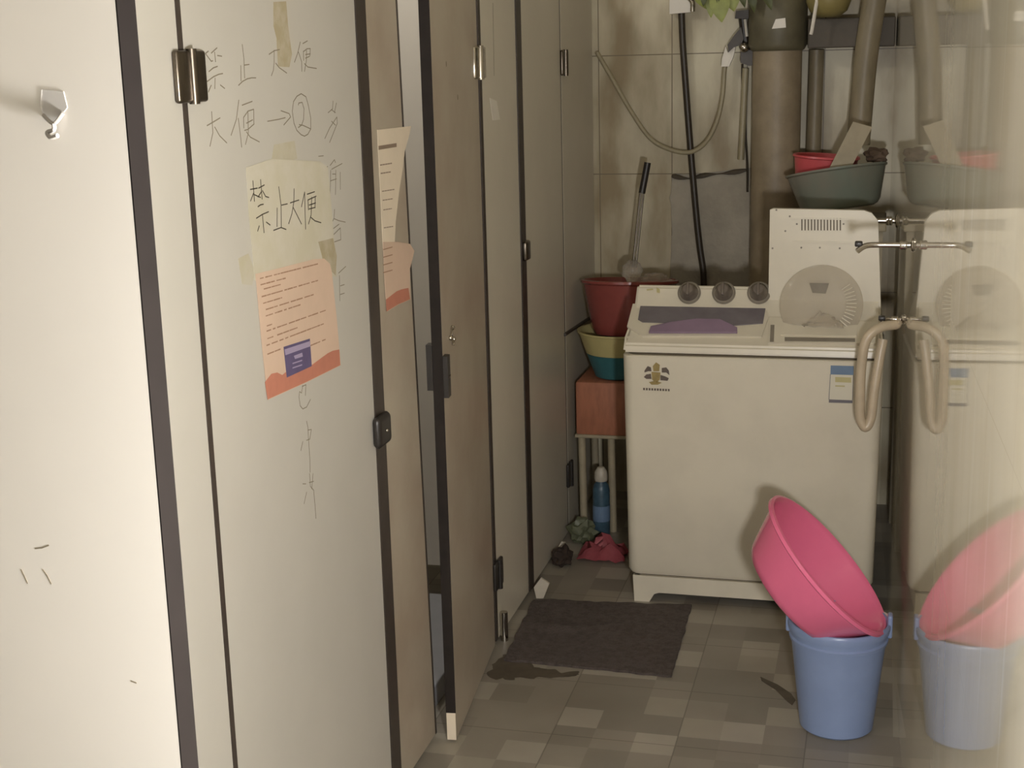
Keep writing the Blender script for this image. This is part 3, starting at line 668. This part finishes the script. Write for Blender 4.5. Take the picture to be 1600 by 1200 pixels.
hz = B().tube([w3+Vector((-.02, -.02, -.004)), onY(1400, 507, w3.y-.02), onY(1375, 512, w3.y-.04), onY(1354, 530, w3.y-.05), onY(1346, 570, w3.y-.05), onY(1344, 620, w3.y-.05), onY(1344, 652, w3.y-.05), onY(1352, 668, w3.y-.05), onY(1361, 652, w3.y-.045), onY(1366, 610, w3.y-.04), onY(1374, 560, w3.y-.03), onY(1380, 530, w3.y-.02)], 7.5*w3.y/2200, 14, 6)
single('hose', hz, hose_mat, 'short beige hose looped down from the lowest tap', 'hose', smooth=True)

# ------------------------------------------------------------------ pipes, shelf, plant and cables at the far wall
def pipe_z(name, x, y, r_, z0, z1, mt, label, lean=0):
    return B().tube([(x-lean*(1.7-z0), y, z0), (x, y, 1.7), (x+lean*(z1-1.7), y, z1)], r_, 28, 0)
bp = root('drain_pipe', (-.355, 4.92, 0), 'thick brown drain pipe standing before the far wall', 'pipe')
part('pipe', B().tube([(-.358, 4.92, 0), (-.352, 4.92, 1.0), (-.350, 4.92, 2.7)], .082, 32, 0), pipe_mat, bp, smooth=True)
part('socket', B().lathe([(.083, 1.60), (.09, 1.605), (.097, 1.62), (.097, 1.76), (.09, 1.775), (.083, 1.78)], Matrix.Translation((-.351, 4.92, 0)), 36), socket_mat, bp, 'dark greenish pipe socket', smooth=True)
c = onY(1219, 37, 4.82)
part('sticker', B().slab([onY(u, v, 4.823) for u, v in ((1212, 30), (1227, 28), (1228, 43), (1206, 45))], (0, 1, 0), .004), white_plastic, bp, 'small pale patch')  # pale patch set on the socket front
single('pipe', B().tube([(-.232, 4.975, 1.0), (-.225, 4.975, 1.6)], .026, 18, 0), pipe_thin, 'slim dark pipe just right of the thick brown drain pipe', 'pipe', smooth=True)
single('pipe', B().tube([onY(1341, 226, 4.815), onY(1343, 200, 4.815), onY(1353, 90, 4.815), onY(1368, -10, 4.815), onY(1380, -80, 4.815)], .038, 20, 4), pipe_thin, 'leaning brown pipe in the right corner of the far wall', 'pipe', smooth=True)
single('pipe', B().tube([(-.475, 4.985, 1.235), (-.462, 4.985, 1.545)], .012, 12, 0), pale_hose, 'thin pale tube standing left of the thick drain pipe', 'pipe', smooth=True)
sh_ = root('shelf', (-.12, 4.93, 1.6), 'dark shelf under the top edge between the pipes', 'shelf')
part('board', B().box(-.250, XW-.002, 4.87, YB-.001, 1.605, 1.70, .004), shelf_mat, sh_)
T = Matrix.Translation((-.185, 4.86, 1.702))
single('bowl', B().lathe([(0, 0), (.035, .002), (.06, .02), (.072, .05), (.074, .09), (.070, .09), (.066, .05), (.055, .025), (0, .008)], T, 40), olive_bowl, 'olive yellow bowl on the dark shelf, cut by the top edge', 'bowl', smooth=True)
# basins on a hidden stand behind the machine lid
std = root('stand', (-.12, 4.66, 0), 'wooden stand behind the washing machine under the teal basin', 'stand')
part('top', B().box(-.26, .02, 4.50, 4.83, 1.045, 1.07, .004), wood_pale, std)
for xx in (-.25, -.015):
    for yy in (4.51, 4.795): part('leg', B().box(xx, xx+.025, yy, yy+.025, 0, 1.045), wood_pale, std)
tl = Matrix.Rotation(math.radians(-5), 4, 'Y')
T = Matrix.Translation((-.125, 4.665, 1.098))@Matrix.Rotation(math.radians(-8), 4, 'Y')@Matrix.Rotation(math.radians(-7), 4, 'X')
single('basin', B().lathe([(0, 0), (.105, 0), (.118, .006), (.128, .02), (.155, .118), (.161, .122), (.161, .128), (.155, .128), (.122, .02), (.11, .008), (0, .006)], T, 56), teal, 'dull teal basin above the open spin dryer lid', 'basin', smooth=True)
T = Matrix.Translation((-.185, 4.725, 1.122))@Matrix.Rotation(math.radians(4), 4, 'Y')
single('basin', B().lathe([(0, 0), (.075, 0), (.085, .01), (.102, .135), (.108, .138), (.106, .144), (.099, .142), (.082, .014), (0, .008)], T, 48), bright_red, 'small red basin stacked inside the dull teal basin', 'basin', smooth=True)
a, b_ = onY(1313, 262, 4.585), onY(1349, 192, 4.60)
d = (b_-a).normalized(); sd = d.cross(Vector((0, 1, 0))).normalized()*.030
single('washboard', B().slab([a-sd-d*.05, b_-sd, b_+sd-d*.01, a+sd-d*.05], (0, 1, 0), .012), wood_pale, 'pale wooden slat leaning out of the teal basin', 'board')
single('rag', B().ball(onY(1369, 243, 4.66), .03, 3, (1.2, .9, .75), .5, 22), dark_rag, 'dark brown rag bundled at the right end of the teal basin', 'rag', smooth=True)
# plant
pl = root('trailing_plant', (-.61, 4.95, 1.98), 'trailing green plant with leaves hanging at the top edge', 'plant')
part('pot', B().lathe([(0, 0), (.05, 0), (.065, .1), (.07, .1), (.07, .115), (.06, .115), (.055, .02), (0, .02)], Matrix.Translation((-.60, 4.935, 1.85)), 28), terracotta, pl, smooth=True)
part('bracket', B().box(-.63, -.57, 4.86, YB, 1.838, 1.85), steel_dark, pl)
def leaf(b, base, tip, wd, up=Vector((0, -.8, .5))):
    base, tip = Vector(base), Vector(tip); d = tip-base; s_ = d.cross(up).normalized(); t = bmesh.new(); L = []; Rr = []; mid = []
    for k in range(8):
        u = k/7; ww = wd*math.sin(math.pi*min(1, u*.93+.05))**.8*(1-.35*u); p = base+d*u-up*.02*u*u
        L.append(t.verts.new(p-s_*ww)); mid.append(t.verts.new(p-up.normalized()*.004)); Rr.append(t.verts.new(p+s_*ww))
    for k in range(7): t.faces.new((L[k], mid[k], mid[k+1], L[k+1])); t.faces.new((mid[k], Rr[k], Rr[k+1], mid[k+1]))
    b.merge(t); return b
stems = B()
for k, (u0, v0, u1, v1, wd, dk) in enumerate(((1088, -22, 1106, 10, .032, 0), (1102, -25, 1098, 4, .02, 1), (1122, -18, 1127, 29, .04, 0), (1112, -10, 1110, 22, .022, 0), (1140, -20, 1146, 12, .034, 0), (1155, -25, 1163, 6, .018, 1), (1172, -25, 1178, 14, .02, 1), (1190, -30, 1205, 10, .022, 1), (1128, -40, 1120, 0, .02, 1), (1150, -45, 1135, -4, .02, 0))):
    yy = 4.80-.01*(k % 3)
    b0, t0 = onY(u0, v0, yy), onY(u1, v1, yy-.02)
    part('leaf', leaf(B(), b0, t0, wd), leaf_dark if dk else leaf_mat, pl, smooth=True)
    stems.tube([(-.60+random.uniform(-.04, .04), 4.92, 1.955), (b0.x*.5-.3, yy, 1.99), b0], .0025, 6, 5)
part('stem', stems, leaf_dark, pl, smooth=True)
# white valve box and black hose
vb = root('valve_box', onY(1063, 22, 4.96), 'pale plastic valve box on the far tiles at the top edge', 'valve box')
pv = [onY(u, v, 4.955) for u, v in ((1046, 22), (1079, 19), (1080, -30), (1046, -30))]
part('box', B().slab(pv, (0, 1, 0), YB-4.955), white_plastic, vb)
part('valve_stem', B().tube([onY(1075, -5, 4.95), onY(1082, 4, 4.945), onY(1082, 18, 4.945)], .009, 12, 4), chrome, vb, 'chrome valve stem', smooth=True)
single('hose', B().tube([onY(u, v, 4.975) for u, v in ((1065, 20), (1067, 70), (1072, 140), (1078, 220), (1084, 290), (1089, 345), (1094, 390), (1099, 425), (1100, 470))], .0115, 14, 5), black_hose, 'black hose running down the far wall from the valve box', 'hose', smooth=True)
single('hose', B().tube([onY(u, v, 4.955) for u, v in ((933, 82), (955, 120), (985, 172), (1015, 215), (1045, 233), (1078, 238), (1103, 222), (1120, 190), (1129, 150), (1132, 110), (1136, 96))], .008, 12, 5), pale_hose, 'thin pale tube sagging across the far wall tiles', 'hose', smooth=True)
wv = root('wall_valve', onY(1165, 90, 4.95), 'dark wall valve with silver knob left of the drain pipe', 'valve')
part('connector', B().slab([onY(u, v, 4.94) for u, v in ((1134, 72), (1137, 82), (1145, 71), (1149, 74), (1146, 88), (1139, 104), (1127, 104), (1128, 92))], (0, 1, 0), .02), white_plastic, wv, 'white forked connector')
part('lever', B().slab([onY(u, v, 4.93) for u, v in ((1158, 42), (1162, 60), (1158, 70), (1146, 74), (1138, 82), (1137, 70), (1145, 58))], (0, 1, 0), .018), black_hose, wv)
part('body', B().slab([onY(u, v, 4.93) for u, v in ((1157, 82), (1172, 78), (1184, 80), (1182, 100), (1170, 103), (1157, 98))], (0, 1, 0), YB-4.93).slab([onY(u, v, 4.93) for u, v in ((1150, 17), (1170, 15), (1171, 29), (1148, 29))], (0, 1, 0), .06).tube([onY(1160, 25, 4.97), onY(1164, 60, 4.97), onY(1168, 90, 4.97)], .014, 10, 3), black_hose, wv)
part('knob', B().ball(onY(1163, 74, 4.915), .017, 3), chrome, wv, 'silver knob', smooth=True)
part('rod', B().tube([onY(1164, 30, 4.92), onY(1167, 57, 4.92)], .005, 8, 0), white_plastic, wv, smooth=True)
single('cable', B().tube([onY(u, v, 4.985) for u, v in ((1160, 100), (1160, 130), (1163, 170), (1165, 210), (1168, 260), (1168, 300))], .004, 8, 4), black_hose, 'thin dark cable hanging beside the drain pipe', 'cable', smooth=True)
single('cord', B().tube([onY(u, v, 4.80) for u, v in ((1283, -60), (1278, -10), (1274, 15), (1269, 45), (1267, 54))], .006, 8, 4), white_plastic, 'pale cord hanging at the top edge right of the drain pipe', 'cord', smooth=True)

# ------------------------------------------------------------------ corner left of the machine
stl = root('stool', (-.86, 4.62, 0), 'reddish wooden stool in the corner left of the washing machine', 'stool')
part('seat', B().box(-.978, -.72, 4.53, 4.79, .345, .53, .008, 2), wood_red, stl, smooth=True)
part('seat_trim', B().box(-.982, -.715, 4.525, 4.795, .335, .347, .003), wood_pale, stl)
for xx, yy in ((-.962, 4.55), (-.86, 4.55), (-.75, 4.55), (-.962, 4.77), (-.75, 4.77)):
    part('leg', B().tube([(xx, yy, .34), (xx+.004, yy, 0)], .013, 12, 0), wood_pale, stl, smooth=True)
for zz in (.50, .425): part('clasp', B().box(-.768, -.752, 4.518, 4.53, zz-.02, zz+.02, .002), chrome, stl, 'small chrome clasp')
T = Matrix.Translation((-.845, 4.63, .531))
yb = root('pail', (-.845, 4.63, .531), 'cream and teal tapered pail on the reddish stool', 'pail')
part('pail', B().lathe([(0, 0), (.07, 0), (.082, .006), (.112, .085), (.109, .087), (.079, .01), (0, .008)], T, 40), teal_dark, yb, 'teal lower half', smooth=True)
part('upper_band', B().lathe([(.110, .087), (.1125, .087), (.136, .155), (.142, .158), (.142, .164), (.134, .163), (.1095, .09)], T, 40), cream, yb, 'cream upper half', smooth=True)
T = Matrix.Translation((-.812, 4.64, .672))@Matrix.Rotation(math.radians(-6), 4, 'X')
single('basin', B().lathe([(0, 0), (.10, 0), (.115, .006), (.128, .03), (.157, .175), (.166, .18), (.166, .188), (.158, .190), (.153, .18), (.125, .034), (.112, .012), (0, .01)], T, 64), red, 'dark red basin stacked in the pail left of the washing machine', 'basin', smooth=True)
br = root('toilet_brush', onY(993, 410, 4.68), 'brush with silver shaft and black grip leaning in the dark red basin', 'brush')
a, b_, c = onY(1012, 254, 4.72), onY(1003, 302, 4.71), onY(991, 418, 4.68)
part('grip', B().tube([a, b_], .0115, 14, 0), black_plastic, br, 'black grip', smooth=True)
off = Vector((.005, 0, 0))
part('shaft', B().tube([b_-off, c-off], .0035, 10, 0).tube([b_+off, c+off], .0035, 10, 0), steel_dark, br, 'twin silver shaft', smooth=True)
part('head', B().ball(onY(988, 424, 4.67), .034, 3, (1, .8, 1.1), .3, 26), clear_plastic, br, smooth=True)
single('plastic_bag', B().ball((-.728, 4.66, .862), .045, 3, (1.1, .7, .42), .7, 30), clear_plastic, 'crumpled clear bag inside the dark red basin', 'bag', smooth=True)
bt = onZ(949, 812, 0); bt = Vector((-.885, 4.49, 0))
bo = root('bottle', bt, 'blue bottle with white cap on the floor beside the washing machine', 'bottle')
T = Matrix.Translation(bt)@Matrix.Diagonal((1, 1, 1.2, 1))
part('bottle_body', B().lathe([(0, 0), (.026, 0), (.029, .006), (.029, .14), (.024, .155), (.015, .165), (.015, .172), (0, .172)], T, 28), bottle_blue, bo, smooth=True)
part('cap', B().lathe([(0, .166), (.021, .166), (.023, .172), (.021, .192), (.012, .205), (0, .208)], T, 24), bottle_cap, bo, 'white cap', smooth=True)
part('bottle_label', B().lathe([(.0293, .05), (.0296, .05), (.0296, .095), (.0293, .095)], T, 28), label_blue, bo)
single('plastic_bag', B().merge(crumple((-.845, 4.30, .002), (.15, .13, .105), 11)), pink_film, 'crumpled pink bag on the floor beside the washing machine foot', 'bag', smooth=True)
single('plastic_bag', B().ball((-.935, 4.412, .042), .05, 3, (.9, .7, .85), .6, 30), green_film, 'dull green bag tucked behind the crumpled pink bag', 'bag', smooth=True)
single('cloth', B().ball((-.958, 4.19, .03), .034, 3, (.9, 1.2, .95), .5, 26), brown_lump, 'dark brown lump of cloth at the foot of the far door', 'cloth', smooth=True)
def chip(pts, label): single('tile_fragment', B().slab(pts, (0, 1, 0), .008), mat('chip_white', rgb(196, 188, 172), .5, .1, 20), label, 'tile fragment')
def chipq(px, y): return [onY(u, v, y) for u, v in px]
chip(chipq([(834, 918), (845, 903), (858, 912), (849, 935), (838, 935)], onZ(844, 935, 0).y), 'white tile fragment leaning at the foot of the far door')
chip(chipq([(869, 860), (877, 846), (883, 848), (880, 867), (871, 867)], onZ(875, 867, 0).y), 'small white tile fragment beside the dark cloth lump')

# ------------------------------------------------------------------ floor mat
cn = [onZ(u, v, 0) for u, v in ((834, 940), (1081, 948), (1049, 1059), (787, 1033))]
t = bmesh.new(); NX, NY = 44, 32; vs = []
for i in range(NX+1):
    row = []
    for j in range(NY+1):
        u, v_ = i/NX, j/NY; p = cn[0].lerp(cn[1], u).lerp(cn[3].lerp(cn[2], u), v_)
        e = .006*mnoise.noise(Vector((u*9, v_*9, 1))) if (i in (0, NX) or j in (0, NY)) else 0
        z = .007+max(0, .012*mnoise.noise(Vector((u*3, v_*5, 3))))*(1-u)+.002*mnoise.noise(Vector((u*14, v_*14, 5)))
        z += .012*math.exp(-((v_-.42-.05*math.sin(u*7))/.05)**2)*max(0, .55-abs(u-.35))
        row.append(t.verts.new((p.x+e, p.y+e*1.3, z)))
    vs.append(row)
for i in range(NX):
    for j in range(NY): t.faces.new((vs[i][j], vs[i+1][j], vs[i+1][j+1], vs[i][j+1]))
edge = [e for e in t.edges if e.is_boundary]
ret = bmesh.ops.extrude_edge_only(t, edges=edge)
for v_ in [g for g in ret['geom'] if isinstance(g, bmesh.types.BMVert)]: v_.co.z = 0.0005
bmesh.ops.recalc_face_normals(t, faces=t.faces)
single('floor_mat', B().merge(t), mat_fibre, 'rumpled charcoal mat on the floor before the washing machine', 'mat')
gr0 = [onZ(u, v, 0) for u, v in ((790, 1020), (812, 1036), (850, 1044), (890, 1050), (912, 1054), (880, 1058), (835, 1058), (800, 1062), (772, 1060), (764, 1050), (774, 1036))]
gr = []
for i, p in enumerate(gr0):
    q = gr0[(i+1) % len(gr0)]
    for k in range(6):
        c = p.lerp(q, k/6); gr.append(c+Vector((mnoise.noise(c*38), mnoise.noise(c*38+Vector((5, 3, 1))), 0))*.022)
gr = [Vector((max(p.x, XF+.002), p.y, 0)) for p in gr]
single('grime', B().slab(gr, (0, 0, 1), .0012), dirt_mat, 'dark wet grime on the tiles at the near edge of the mat', 'grime', kind='stuff')

gr = [onZ(u, v, 0) for u, v in ((1188, 1058), (1215, 1070), (1236, 1084), (1243, 1094), (1238, 1102), (1230, 1096), (1212, 1078), (1190, 1064))]
single('grime', B().slab(gr, (0, 0, 1), .0012), dirt_mat, 'short dark streak of grime on the floor left of the blue bucket', 'grime', kind='stuff')
